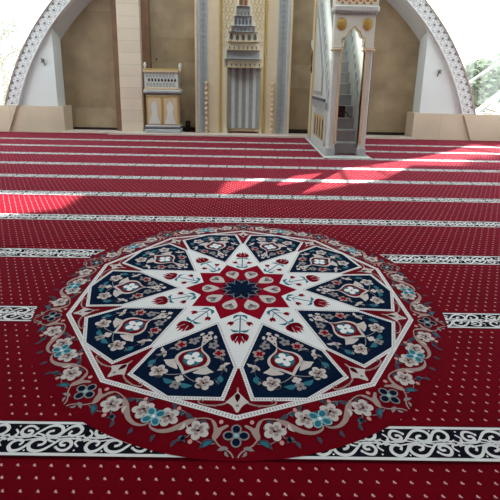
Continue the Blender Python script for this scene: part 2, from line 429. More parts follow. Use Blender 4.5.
# front windows: frame + one glass pane each, and on the right the raking white bars
def window_left():
    f = MB(); y = 12.58
    f.box(-8.6, -6.9, 12.5, 12.66, .79, .86, 'frame_white'); f.box(-8.6, -8.5, 12.5, 12.66, .79, 4.4, 'frame_white')
    for (xa, za, xb, zb, w) in ((-7.3, 2.6, -6.5, 1.7, .006), (-6.55, 3.9, -6.2, 3.3, .006)):
        f.tube([(xa, 12.68, za), (xb, 12.68, zb)], w, 'metal_grey', 6)
    o = struct(f.build('window_1'))
    p = MB(); p.prism([(-8.6, .79), (-8.6, 4.4), (-5.2, 4.4)]+[(x, z) for x, z in arc(RO-.05, .79, 4.4, 16, -1)][::-1], 'Y', y, y+.012, 'glass'); p.build('pane', o)
def window_right():
    f = MB(); y = 12.62
    def bar(p0, p1, w, ya, yb):
        dx, dz = p1[0]-p0[0], p1[1]-p0[1]; d = hypot(dx, dz); nx, nz = -dz/d*w/2, dx/d*w/2
        f.prism([(p0[0]-nx, p0[1]-nz), (p1[0]-nx, p1[1]-nz), (p1[0]+nx, p1[1]+nz), (p0[0]+nx, p0[1]+nz)], 'Y', ya, yb, 'frame_white')
    bar((6.70, .40), (8.60, 2.10), .085, 12.68, 12.80); bar((6.70, .55), (8.6, 2.25), .05, 12.64, 12.74)
    bar((6.35, 1.42), (8.60, 3.12), .06, 12.68, 12.76)
    f.box(6.7, 8.6, 12.5, 12.66, .79, .84, 'frame_white'); f.box(8.5, 8.6, 12.5, 12.66, .79, 4.25, 'frame_white')
    bar((4.6, 4.6), (5.3, 6.0), .07, 12.5, 12.58); bar((3.5, 5.0), (4.3, 6.7), .06, 12.5, 12.58); bar((5.1, 4.3), (5.75, 5.2), .05, 12.5, 12.58)
    o = struct(f.build('window_2'))
    p = MB(); p.prism([(8.6, .79), (8.6, 4.25), (6.02, 4.25), (5.80, 5.5), (4.80, 6.6), (3.6, 6.7)]+arc(RO-.05, .79, 5.55, 20, 1)[::-1], 'Y', y, y+.012, 'glass'); p.build('pane', o)
window_left(); window_right()

# ================================================================== THE CARPET
MX, MY = -.029, 3.075
cb = MB(); cb.box(-9.4, 9.4, -6.9, 12.31, -.015, 0, 'carpet')
carpet = tag(cb.build('carpet'), 'wall-to-wall dark red mosque carpet with pale dots, prayer-row bands and a star medallion', 'carpet')
def band_mesh():
    w = Wool(z0=.0004)
    H = .0945; X0, X1 = -9.36, 9.36
    w.poly([(X0, -H), (X1, -H), (X1, H), (X0, H)], 'wool_black', 0)
    for s in (1, -1):
        w.poly([(X0, s*H), (X1, s*H), (X1, s*(H-.0150)), (X0, s*(H-.0150))], 'wool_white', 1)
        w.poly([(X0, s*(H+.006)), (X1, s*(H+.006)), (X1, s*H), (X0, s*H)], 'wool_darkred', 1)
    U = .36; hv = .076
    half = [([(.30, .72), (.24, .86), (.17, .84), (.125, .55), (.15, .26), (.22, .16), (.275, .34), (.25, .52), (.20, .50)], [.010, .014, .016, .015, .012]),
            ([(.03, .05), (.20, .03), (.30, .12), (.38, .5), (.46, .84), (.55, .95), (.64, .82), (.675, .48), (.63, .18), (.55, .10), (.485, .25), (.505, .47), (.56, .54)], [.009, .011, .015, .017, .015, .012]),
            ([(.655, .12), (.70, .5), (.77, .86), (.86, .94), (.925, .66), (.905, .32), (.83, .16), (.775, .32), (.80, .54)], [.011, .015, .017, .014, .012]),
            ([(.36, .30), (.43, .22), (.47, .06)], [.007, .013]), ([(.86, .20), (.93, .12), (.99, .2)], [.008, .012]), ([(.06, .1), (.09, .34), (.03, .62)], [.012, .008])]
    x = -26*U-.04
    while x < 9.36:
        if x+U > X0+.02 and x > X0-.02 and x+U < X1+.02:
            w.T = lambda p, x=x: (x+p[0]*U, p[1]*hv)
            for sg in (1, -1):
                for pts, ws in half:
                    q = [(a, c) for a, c in pts] if sg > 0 else [(1-a, -c) for a, c in pts]
                    # work in metres for constant stroke width
                    w.T = lambda p: p
                    w.ribbon([(x+a*U, c*hv) for a, c in q], [v*1.02 for v in ws], 'wool_white', 2, n=3)
                for (a, c, r) in ((.315, .66, .008), (.70, .90, .005), (.06, .86, .005)):
                    a, c = (a, c) if sg > 0 else (1-a, -c)
                    w.ell(x+a*U, c*hv, r, r, 'wool_white', 2, n=6)
            # the knot between two scroll units
            w.ribbon([(x-.035, 0), (x-.012, .012), (x+.012, 0), (x+.035, -.012)], .008, 'wool_white', 2, n=2)
            w.ribbon([(x-.035, -.0), (x-.012, -.012), (x+.012, 0), (x+.035, .012)], .008, 'wool_white', 2, n=2)
            for sg in (1, -1):
                w.ribbon([(x+.17*U, sg*.02), (x+.5*U, 0), (x+.83*U, sg*.014)], .007, 'wool_white', 2, n=3)
        x += U
    return w
band0 = band_mesh().build('row_band', carpet); band0.location = (0, BAND_Y0-PITCH, 0)
band0['label'] = 'white scrollwork band on black, edged with pale lines'
for n in range(0, 10):
    o = band0.copy(); COL.objects.link(o); o.parent = carpet; o.location = (0, BAND_Y0+n*PITCH, 0)
# seams where lengths of carpet were joined
w = Wool(z0=.0014)
w.ribbon([(-3.6, 3.55), (-2.35, 3.86), (-1.5, 4.10), (-.7, 4.36), (.8, 4.50)], .014, 'wool_darkred', 0)
w.ribbon([(-4, 1.5225), (4, 1.5225)], .012, 'wool_darkred', 0, smooth=False)
w.build('seam', carpet)

# ---- the medallion
def rot(a):          # local frame: r outward along the axis, t to its right; axis 0 points at the viewer, degrees anticlockwise from above
    a = radians(a)
    return lambda p: (MX+p[0]*sin(a)+p[1]*cos(a), MY-p[0]*cos(a)+p[1]*sin(a))
def pol(r, deg): return (r*cos(radians(deg)), r*sin(radians(deg)))
m = Wool(z0=.0022)
T0 = rot(0)
m.T = T0
m.poly([pol(1.560, 360*i/120) for i in range(120)], 'wool_red', 0)
m.poly([pol(1.333, 36*i) for i in range(10)], 'wool_white', 1)
m.poly([pol(1.300, 36*i) for i in range(10)], 'wool_red', 2)
star = []
for i in range(10): star += [pol(.955, 36*i), pol(.528, 36*i+18)]
m.poly(star, 'wool_white', 3)
def stitches(w, p, q, k, gap=.017, wd=.016):
    d = hypot(q[0]-p[0], q[1]-p[1]); n = int(d/gap)
    ux, uy = (q[0]-p[0])/d, (q[1]-p[1])/d
    for i in range(n):
        s = (i+.5)*d/n; x, y = p[0]+ux*s, p[1]+uy*s
        w.poly([(x-ux*.003-uy*wd/2, y-uy*.003+ux*wd/2), (x+ux*.003-uy*wd/2, y+uy*.003+ux*wd/2), (x+ux*.003+uy*wd/2, y+uy*.003-ux*wd/2), (x-ux*.003+uy*wd/2, y-uy*.003-ux*wd/2)], 'wool_stitch', k)
for i in range(10): stitches(m, pol(1.317, 36*i), pol(1.317, 36*i+36), 3)
med = m.build('medallion', carpet); med['label'] = 'round star medallion with navy panels and floral border'

# navy panels (built in world position once for the first axis, then rotated copies)
def about(o, deg):
    """turn a copy about the medallion's centre"""
    o.location = (MX-(MX*cos(radians(deg))-MY*sin(radians(deg))), MY-(MX*sin(radians(deg))+MY*cos(radians(deg))), o.location.z)
    o.rotation_euler = (0, 0, radians(deg))
def spread(o, start=1):
    for i in range(start, 10):
        c = o.copy(); COL.objects.link(c); c.parent = o.parent; about(c, 36*i)
p = Wool(rot(0), .0034)
hull = [(.528, 0), (.905, .264), (1.150, .278), (1.236, 0), (1.150, -.278), (.905, -.264)]
def offset(poly, d):
    out = []; N = len(poly)
    for i in range(N):
        a, b_, c = poly[i-1], poly[i], poly[(i+1) % N]
        def nrm(p, q):
            l = hypot(q[0]-p[0], q[1]-p[1]); return ((q[1]-p[1])/l, -(q[0]-p[0])/l)
        n1, n2 = nrm(a, b_), nrm(b_, c)
        k = 1+n1[0]*n2[0]+n1[1]*n2[1]
        out.append((b_[0]+(n1[0]+n2[0])*d/k, b_[1]+(n1[1]+n2[1])*d/k))
    return out
sgn = 1 if offset(hull, .02)[0][0] < hull[0][0] else -1
p.poly(offset(hull, sgn*.024), 'wool_white', 0)
p.poly(hull, 'wool_navy', 1)
oh = offset(hull, sgn*.012)
for i in range(6): stitches(p, oh[i], oh[(i+1) % 6], 1, .015, .012)
# mandorla
def onion(s, k, m_):
    side = [(.775, 0), (.820, .022*s), (.868, .088*s), (.918, .112*s), (.968, .100*s), (1.01, .05*s), (1.062, 0)]
    return side
outer_ = catmull(onion(1, 0, 0), 4)+catmull(onion(-1, 0, 0), 4)[::-1][1:-1]
p.poly(outer_, 'wool_cream', 4)
inn = [((x-.918)*.84+.914, y*.82) for x, y in outer_]
p.poly(inn, 'wool_red', 5)
p.ell(.914, 0, .074, .066, 'wool_slate', 6)
p.lobed(.914, 0, .050, 'wool_teal', 7, 4, .3, pi/4)
p.lobed(.914, 0, .044, 'wool_white', 8, 4, .45, 0); p.ell(.914, 0, .010, .010, 'wool_taupe', 9)
for s in (1, -1):
    # wings at the shoulders of the mandorla
    p.poly(catmull([(.955, .10*s), (.968, .128*s), (.985, .165*s), (.998, .150*s), (1.02, .125*s), (1.03, .082*s), (1.03, .05*s), (1.00, .07*s)], 3, True), 'wool_cream', 4)
    p.ribbon([(.780, .0), (.74, .012*s), (.70, .02*s), (.66, .010*s)], [.012, .008], 'wool_cream', 3)
    p.ribbon([(1.055, 0), (1.075, .04*s), (1.09, .09*s), (1.08, .14*s)], .006, 'wool_grey', 2)
    p.ribbon([(.72, .015*s), (.77, .08*s), (.83, .13*s), (.90, .19*s)], .005, 'wool_slate', 2)
    p.ribbon([(.93, .20*s), (.99, .215*s), (1.05, .19*s), (1.085, .16*s)], .005, 'wool_slate', 2)
    p.blossom(1.083, .146*s, .044, pi if s > 0 else pi, 3)
    p.lobed(.757, .070*s, .030, 'wool_grey', 3, 5, .25, .6*s); p.ell(.757, .070*s, .010, .010, 'wool_slate', 4)
    p.lobed(.815, .134*s, .034, 'wool_beige', 3, 5, .25, .2); p.lobed(.818, .130*s, .020, 'wool_bright_red', 4, 4, .3, .4)
    p.leaf(.850, .150*s, .045, .02, 1.0*s, 'wool_grey', 3)
    # trumpet flowers
    p.leaf(.915, .200*s, .05, .024, 2.4*s, 'wool_cream', 3); p.leaf(.925, .200*s, .045, .024, -.5*s, 'wool_cream', 3); p.ell(.925, .198*s, .020, .017, 'wool_cream', 3)
    p.leaf(.93, .2*s, .05, .02, .9*s, 'wool_grey', 3)
    p.leaf(1.000, .216*s, .07, .036, .1*s, 'wool_teal', 3, .1*s)
    p.leaf(1.135, .020*s, .075, .036, 1.75*s, 'wool_teal', 3, -.15*s)
    p.leaf(1.045, .205*s, .035, .018, .9*s, 'wool_grey', 3)
    p.leaf(1.11, .105*s, .05, .022, 1.3*s, 'wool_grey', 3)
    p.ell(.672, .048*s, .019, .011, 'wool_cream', 3, .4*s); p.leaf(.70, .045*s, .045, .02, .9*s, 'wool_grey', 3)
    p.leaf(.86, .115*s, .04, .018, 1.5*s, 'wool_grey', 3)
p.lobed(.705, 0, .030, 'wool_cream', 4, 3, .3, 0); p.ell(.700, 0, .009, .009, 'wool_red', 5); p.lobed(.640, 0, .017, 'wool_cream', 4, 4, .15, 0)
p.lobed(1.098, 0, .024, 'wool_cream', 4, 4, .25, 0); p.lobed(1.150, 0, .027, 'wool_grey', 4, 4, .3, pi/4); p.ell(1.15, 0, .008, .008, 'wool_slate', 5)
pan = p.build('navy_panel', med); about(pan, 18)
for i in range(1, 10):
    c = pan.copy(); COL.objects.link(c); c.parent = med; about(c, 18+36*i)

# white petals' tulips
p = Wool(rot(0), .0034)
p.ribbon([(.385, 0), (.50, 0), (.61, 0)], .010, 'wool_teal', 1)
for s in (1, -1):
    p.leaf(.385, 0, .075, .026, .75*s, 'wool_teal', 1, .2*s)
    p.leaf(.580, .002*s, .070, .024, 1.9*s, 'wool_teal', 1, -.22*s)
    p.ribbon([(.43, 0), (.45, .03*s), (.475, .05*s)], .006, 'wool_teal', 1)
    p.leaf(.470, .052*s, .055, .034, .25*s, 'wool_bright_red', 2, .1*s); p.leaf(.47, .055*s, .055, .022, .75*s, 'wool_bright_red', 2, .1*s)
    p.leaf(.602, .004*s, .105, .05, .42*s, 'wool_bright_red', 2, .16*s); p.leaf(.602, .006*s, .12, .04, .18*s, 'wool_bright_red', 2, .05*s)
    p.ribbon([(.64, .016*s), (.69, .030*s)], .003, 'wool_white', 4, smooth=False)
p.leaf(.600, 0, .135, .034, 0, 'wool_bright_red', 3, 0)
tul = p.build('tulip_petal', med); spread(tul)

# red wedges with a lily
p = Wool(rot(0), .0034)
p.leaf(1.105, 0, .05, .012, 0, 'wool_beige', 1, 0)
lil = catmull([(1.130, 0), (1.150, .010), (1.175, .030), (1.200, .050), (1.215, .062), (1.225, .045), (1.240, .028), (1.262, .014), (1.272, 0)], 3)
p.poly(lil+[(x, -y) for x, y in lil[::-1][1:-1]], 'wool_cream', 2)
p.leaf(1.150, 0, .065, .030, 0, 'wool_darkred', 3, 0); p.ell(1.238, 0, .010, .010, 'wool_grey', 3)
p.lobed(1.266, 0, .014, 'wool_cream', 3, 3, .3, 0)
for s in (1, -1):
    p.ribbon([(1.215, .05*s), (1.232, .085*s), (1.238, .13*s), (1.236, .17*s), (1.222, .205*s), (1.205, .208*s), (1.200, .190*s), (1.212, .185*s)], [.010, .010, .008, .007], 'wool_beige', 1)
    p.ell(1.240, .115*s, .012, .006, 'wool_beige', 1, 1.2*s)
lilo = p.build('lily_wedge', med); spread(lilo)

# red centre star
p = Wool(rot(0), .0034)
st = []
for i in range(10): st += [pol(.340, 36*i), pol(.462, 36*i+18)]
p.poly(st, 'wool_bright_red', 0)
for i in range(10):
    a = 36*i+18
    def D(r, t, a=a): c, s = cos(radians(a)), sin(radians(a)); return (r*c-t*s, r*s+t*c)
    drop = catmull([(.180, 0), (.205, .026), (.245, .052), (.285, .057), (.315, .034), (.324, 0), (.315, -.034), (.285, -.057), (.245, -.052), (.205, -.026)], 3, True)
    p.poly([D(*q) for q in drop], 'wool_cream', 1)
    for t in (-.022, .022):
        p.poly([D(.29+.02*cos(k*pi/5), t+.016*sin(k*pi/5)) for k in range(10)], 'wool_grey', 2)
    p.poly([D(*q) for q in ((.235, 0), (.262, .016), (.30, 0), (.262, -.016))], 'wool_taupe', 3)
    p.poly([D(*q) for q in ((.272, .03), (.280, .03), (.262, 0), (.280, -.03), (.272, -.03), (.25, 0))], 'wool_slate', 4)
    a0 = 36*i
    def E_(r, t, a=a0): c, s = cos(radians(a)), sin(radians(a)); return (r*c-t*s, r*s+t*c)
    tip = [(0, 0), (.07, .03), (.115, .036), (.145, .018), (.172, 0), (.145, -.018), (.115, -.036), (.07, -.03)]
    p.poly([E_(*q) for q in tip], 'wool_navy', 1)
    tip2 = [(0, 0), (.07, .024), (.118, .034), (.150, .012), (.180, 0), (.150, -.012), (.118, -.034), (.07, -.024)]
    p.poly([D(*q) for q in tip2], 'wool_grey', 2)
    p.poly([D(.0+(x)*.94, y*.84) for x, y in tip2], 'wool_navy', 3)
    p.poly([E_(*q) for q in ((.112, .008), (.148, 0), (.112, -.008))], 'wool_teal', 2)
p.poly([pol(.092, 18*i) for i in range(20)], 'wool_navy', 4)
p.build('center_star', med)

# border vine: one 18 degree half built twice (mirrored) per tenth of the ring
p = Wool(rot(0), .0034)
def half(s):
    def q(x, t): return (x, t*s)
    def rib(pts, w_, m_, k): p.ribbon([q(*a) for a in pts], w_, m_, k, n=4)
    def leaf(x, t, l, w_, r_, m_, k, bd=.12): p.leaf(x, t*s, l, w_, r_*s, m_, k, bd*s)
    # stems leaving the navy flower
    rib([(1.545, .010), (1.522, .022), (1.500, .048), (1.478, .082), (1.445, .105)], .007, 'wool_beige', 1)
    rib([(1.500, .045), (1.508, .075)], .006, 'wool_grey', 1); leaf(1.495, .035, .055, .020, 1.3, 'wool_grey', 2); leaf(1.512, .05, .035, .014, -.6, 'wool_grey', 2)
    # beige calyx and curl
    p.poly(catmull([q(*a) for a in ((1.455, .105), (1.425, .082), (1.395, .068), (1.372, .040), (1.362, .050), (1.375, .075), (1.380, .092), (1.350, .112), (1.338, .130), (1.365, .118), (1.40, .112), (1.432, .118))], 3, True), 'wool_beige', 3)
    rib([(1.400, .098), (1.352, .108), (1.326, .140), (1.324, .190), (1.338, .232), (1.362, .258)], [.010, .007, .006], 'wool_beige', 2)
    # sweeping thick stroke to the pale flower at the middle of the side
    rib([(1.325, .205), (1.345, .240), (1.372, .282), (1.398, .330), (1.404, .382), (1.385, .425), (1.355, .438)], [.012, .034, .030, .022, .012, .007], 'wool_beige', 3)
    leaf(1.352, .262, .055, .018, .55, 'wool_cream', 4, -.2)
    # flowers
    p.blossom(1.396, .190*s, .046, (pi-.4)*s, 5); p.blossom(1.318, .352*s, .047, .3*s, 5)
    # leaves
    leaf(1.452, .105, .085, .036, .95, 'wool_slate', 3); leaf(1.460, .118, .05, .02, .85, 'wool_teal', 4)
    leaf(1.432, .240, .050, .026, .9, 'wool_slate', 3); leaf(1.428, .262, .045, .02, -.5, 'wool_slate', 3)
    leaf(1.290, .262, .060, .028, -.9, 'wool_slate', 3); leaf(1.285, .275, .045, .022, 1.2, 'wool_slate', 3)
    leaf(1.300, .385, .055, .028, 2.0, 'wool_slate', 3); leaf(1.285, .40, .05, .022, 1.1, 'wool_slate', 3)
    rib([(1.395, .235), (1.37, .25)], .007, 'wool_cream', 4)
    rib([(1.300, .255), (1.275, .285), (1.268, .33), (1.285, .375)], .004, 'wool_grey', 2); rib([(1.42, .225), (1.445, .25), (1.455, .29)], .004, 'wool_grey', 2)
    rib([(1.47, .10), (1.475, .15), (1.455, .19)], .004, 'wool_grey', 2)
    leaf(1.455, .285, .045, .020, .5, 'wool_slate', 3); leaf(1.345, .150, .045, .020, 1.5, 'wool_slate', 3); leaf(1.372, .135, .040, .018, .4, 'wool_grey', 3)
    leaf(1.265, .325, .045, .022, 2.6, 'wool_slate', 3); leaf(1.350, .400, .040, .018, 2.5, 'wool_grey', 4); leaf(1.425, .395, .045, .020, .3, 'wool_slate', 3)
    for x, t in ((1.432, .262), (1.292, .27), (1.305, .392), (1.462, .135)): leaf(x, t, .028, .010, .8, 'wool_teal', 5)
    for x, t in ((1.345, .078), (1.462, .220), (1.262, .305)): p.ell(x, t*s, .013, .011, 'wool_rose', 3)
half(1); half(-1)
def petals4(x, t, L_, W_, r0, edge, fill, k):
    for i in range(4):
        a = r0+i*pi/2
        p.ell(x+L_*cos(a), t+L_*sin(a), L_*.78, W_, edge, k, a); p.ell(x+L_*cos(a), t+L_*sin(a), L_*.58, W_*.70, fill, k+1, a)
petals4(1.426, 0, .037, .027, 0, 'wool_grey', 'wool_navy', 5); p.ell(1.426, 0, .012, .012, 'wool_pale_teal', 8)
p.T = rot(18)
petals4(1.384, 0, .036, .023, pi/4, 'wool_pale_teal', 'wool_teal', 6); p.ell(1.384, 0, .010, .010, 'wool_white', 9)
vine = p.build('border_vine', med); spread(vine)

# ================================================================== MIHRAB
def make_mihrab():
    t = thing('mihrab', 'tall prayer niche of grey, cream and gold marble in the middle of the wall', 'prayer niche', (-.17, 12.5, .06))
    ox, oy, oz = -.17, 12.5, .06
    L_ = lambda x: x-ox
    ZT = 5.25-oz
    YD = .47     # to the back wall
    # frame: bands from the outside in (world x)
    f = MB()
    f.bevel_box(L_(-1.60), L_(-1.535), -.03, YD, 0, ZT, 'gold_pale'); f.bevel_box(L_(1.19), L_(1.255), -.03, YD, 0, ZT, 'gold_pale')
    f.box(L_(-1.535), L_(1.19), -.03, YD, ZT-.07, ZT, 'gold_pale')
    f.build('outer_gold_edge', t)
    f = MB()
    for x0, x1 in ((-1.535, -1.45), (-1.245, -1.215), (1.105, 1.19), (.84, .868)):
        f.bevel_box(L_(x0), L_(x1), -.01, YD-.02, 0, ZT-.07, 'marble_grey')
    f.box(L_(-1.45), L_(1.105), -.01, YD-.02, ZT-.16, ZT-.07, 'marble_grey')
    f.build('light_moulding', t)
    f = MB()
    for x0, x1 in ((-1.45, -1.245), (.868, 1.105)):
        f.box(L_(x0), L_(x1), .015, YD-.04, 0, ZT-.16, 'marble_bluegrey')
        c = (x0+x1)/2; z = .12
        while z < ZT-.3:     # carved rosettes up the strip
            for dx, dz in ((0, .04), (.035, 0), (0, -.04), (-.035, 0)):
                f.face([(L_(c+dx)+.017*cos(k*pi/3), .011, z+dz+.02*sin(k*pi/3)) for k in range(6)], 'marble_dark')
            z += .15
    f.build('carved_strip', t)
    f = MB()
    for x0, x1 in ((-1.215, -.885), (.515, .84)): f.bevel_box(L_(x0), L_(x1), .0, YD-.04, 0, ZT-.2, 'cream_marble')
    f.build('cream_panel', t)
    f = MB()
    for x0, x1 in ((-.885, -.835), (-.820, -.795), (.47, .515), (.425, .455)): f.bevel_box(L_(x0), L_(x1), -.025, YD-.04, 0, ZT-.25, 'gold')
    for x0, x1 in ((-.66, -.635), (.345, .37)): f.bevel_box(L_(x0), L_(x1), -.01, .3, .15, 1.98, 'gold')
    f.build('gold_moulding', t)
    # filigree panel with the stepped opening
    tiers = [(.14, 2.02, -.635, .345), (2.02, 2.27, -.735, .385), (2.27, 2.53, -.67, .312), (2.53, 2.77, -.645, .285), (2.77, 3.05, -.62, .255), (3.05, 3.21, -.54, .165), (3.21, 3.49, -.455, .07), (3.49, 3.75, -.395, .01), (3.75, 4.0, -.315, -.065), (4.0, 4.25, -.26, -.11)]
    f = MB()
    for z0, z1, a, c in tiers:
        f.box(L_(-.797), L_(a), .03, .2, z0-oz, z1-oz, 'ivory'); f.box(L_(c), L_(.427), .03, .2, z0-oz, z1-oz, 'ivory')
    f.box(L_(-.797), L_(.427), .03, .2, 4.25-oz, ZT-.25, 'ivory')
    f.box(L_(-.797), L_(-.635), .02, .3, 0, .14-oz, 'ivory'); f.box(L_(.345), L_(.427), .02, .3, 0, .14-oz, 'ivory')
    def scroll(x, z, s, sc, m_='gold'):
        P = [(0, 0), (.05*s, .05), (.09*s, .12), (.06*s, .19), (.0, .19), (-.02*s, .13), (.02*s, .10)]
        f.tube([(L_(x)+a*sc, .026, z-oz+c*sc) for a, c in catmull(P, 4)], .010*sc, m_, 5)
        P = [(.03*s, .03), (.0, .07), (-.05*s, .06), (-.06*s, .02)]
        f.tube([(L_(x)+a*sc, .026, z-oz+c*sc) for a, c in catmull(P, 4)], .008*sc, m_, 5)
    for z in (2.62, 2.84): scroll(-.73, z, 1, .75); scroll(.36, z, -1, .75)
    for k, z in enumerate((3.08, 3.30, 3.52, 3.74, 3.96, 4.18)):
        for x in ([-.70, -.58] if z < 3.4 else [-.72, -.6, -.48]):
            scroll(x, z, 1 if (k % 2) else -1, 1.0); scroll(-.37-x, z, -1 if (k % 2) else 1, 1.0)
    f.build('filigree_panel', t)
    # fluted niche wall : alternating white and blue-grey facets on a shallow curve
    f = MB(); n = 9; xa, xb = -.635, .345; cx = (xa+xb)/2; rx = (xb-xa)/2
    xs = [cx-rx*cos(pi*k/n) for k in range(n+1)]; ys = [.12+.3*sin(pi*k/n) for k in range(n+1)]
    # equal widths as seen from the front
    xs = [xa+(xb-xa)*k/n for k in range(n+1)]; ys = [.12+.30*sqrt(max(0, 1-((x-cx)/rx)**2)) for x in xs]
    for k in range(n):
        f.face([(L_(xs[k]), ys[k], .16-oz), (L_(xs[k+1]), ys[k+1], .16-oz), (L_(xs[k+1]), ys[k+1], 2.04-oz), (L_(xs[k]), ys[k], 2.04-oz)], 'marble_white' if k % 2 else 'marble_bluegrey')
        f.tube([(L_(xs[k]), ys[k]-.008, .16-oz), (L_(xs[k]), ys[k]-.008, 2.02-oz)], .010, 'marble_grey', 6)
    f.box(L_(xa), L_(xb), .44, .48, 0, 4.5, 'marble_dark')
    f.build('fluted_niche', t)
    f = MB(); f.lathe([(.50, .02), (.50, .10), (.47, .12)], 0, .1, 'gold_pale', 20, 0.08, pi-.08)
    f.box(L_(xa), L_(xb), .02, .42, -.055, .0, 'niche_carpet_red')
    o_ = f.build('niche_floor', t); o_.scale = (.98, .62, 1); o_.location = (L_(cx), 0.02, 0)
    o_['label'] = 'dark red carpet and pale kerb at the foot of the niche'
    # muqarnas hood: stepped tiers of little arched cells
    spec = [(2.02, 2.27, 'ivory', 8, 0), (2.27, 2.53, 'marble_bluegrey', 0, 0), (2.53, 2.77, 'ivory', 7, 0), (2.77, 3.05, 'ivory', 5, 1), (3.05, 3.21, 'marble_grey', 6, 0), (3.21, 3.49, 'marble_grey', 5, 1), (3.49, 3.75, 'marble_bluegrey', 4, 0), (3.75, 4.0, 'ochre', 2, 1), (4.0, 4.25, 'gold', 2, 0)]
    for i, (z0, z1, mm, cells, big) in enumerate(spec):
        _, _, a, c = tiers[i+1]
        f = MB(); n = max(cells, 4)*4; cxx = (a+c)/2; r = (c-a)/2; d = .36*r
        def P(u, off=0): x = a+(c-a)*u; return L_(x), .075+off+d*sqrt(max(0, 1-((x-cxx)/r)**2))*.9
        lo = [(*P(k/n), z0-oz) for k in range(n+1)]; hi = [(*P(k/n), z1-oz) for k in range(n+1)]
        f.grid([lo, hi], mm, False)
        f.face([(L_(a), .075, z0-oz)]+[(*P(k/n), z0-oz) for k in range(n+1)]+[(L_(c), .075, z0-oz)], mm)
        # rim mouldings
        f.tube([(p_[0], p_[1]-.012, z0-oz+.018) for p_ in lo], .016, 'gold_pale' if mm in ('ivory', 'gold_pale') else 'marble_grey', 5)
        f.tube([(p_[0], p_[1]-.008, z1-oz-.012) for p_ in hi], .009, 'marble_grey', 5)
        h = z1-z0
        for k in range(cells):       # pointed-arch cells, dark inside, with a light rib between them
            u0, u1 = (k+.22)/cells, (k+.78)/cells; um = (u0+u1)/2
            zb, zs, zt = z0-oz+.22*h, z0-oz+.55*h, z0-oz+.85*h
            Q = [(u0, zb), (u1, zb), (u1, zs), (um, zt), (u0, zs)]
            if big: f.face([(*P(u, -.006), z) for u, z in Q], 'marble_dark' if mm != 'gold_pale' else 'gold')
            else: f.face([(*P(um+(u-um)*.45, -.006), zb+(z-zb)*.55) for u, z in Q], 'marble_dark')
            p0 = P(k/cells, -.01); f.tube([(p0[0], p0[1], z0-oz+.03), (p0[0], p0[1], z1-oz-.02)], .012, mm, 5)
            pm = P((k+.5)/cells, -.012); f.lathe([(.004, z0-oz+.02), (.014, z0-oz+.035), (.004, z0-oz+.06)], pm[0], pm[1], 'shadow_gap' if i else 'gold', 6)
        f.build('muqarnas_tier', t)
    # engaged colonnettes: turned like a string of beads
    for x in (-1.265, .725):
        prof = [(.045, 0), (.045, .05), (.03, .06)]
        z = .07
        while z < 1.40: prof += [(.018, z), (.046, z+.035), (.056, z+.065), (.046, z+.095), (.018, z+.125)]; z += .15
        prof += [(.024, z), (.05, z+.05), (.055, z+.07), (.055, z+.11), (.03, z+.12), (.0, z+.13)]
        f = MB(); f.lathe(prof, L_(x), -.045, 'gold_pale', 12); f.build('colonnette', t)
    return t
make_mihrab()

# ================================================================== PILASTERS
def pilaster(x, label):
    t = thing('pilaster', label, 'pillar', (x, 12.8, 0.02), 'stone pilasters flanking the niche')
    b = MB(); b.box(-.55, .55, -.02, .17, 0, 4.65, 'brown_stone'); b.build('brown_backing', t)
    b = MB(); b.bevel_box(-.335, .335, -.22, -.02, 0, 4.62, 'pillar_stone', .015); b.build('cream_shaft', t)
    return t
pilaster(-3.555, 'cream stone pilaster with brown edges, left of the small marble pulpit')
pilaster(3.20, 'cream stone pilaster half hidden behind the stepped pulpit')

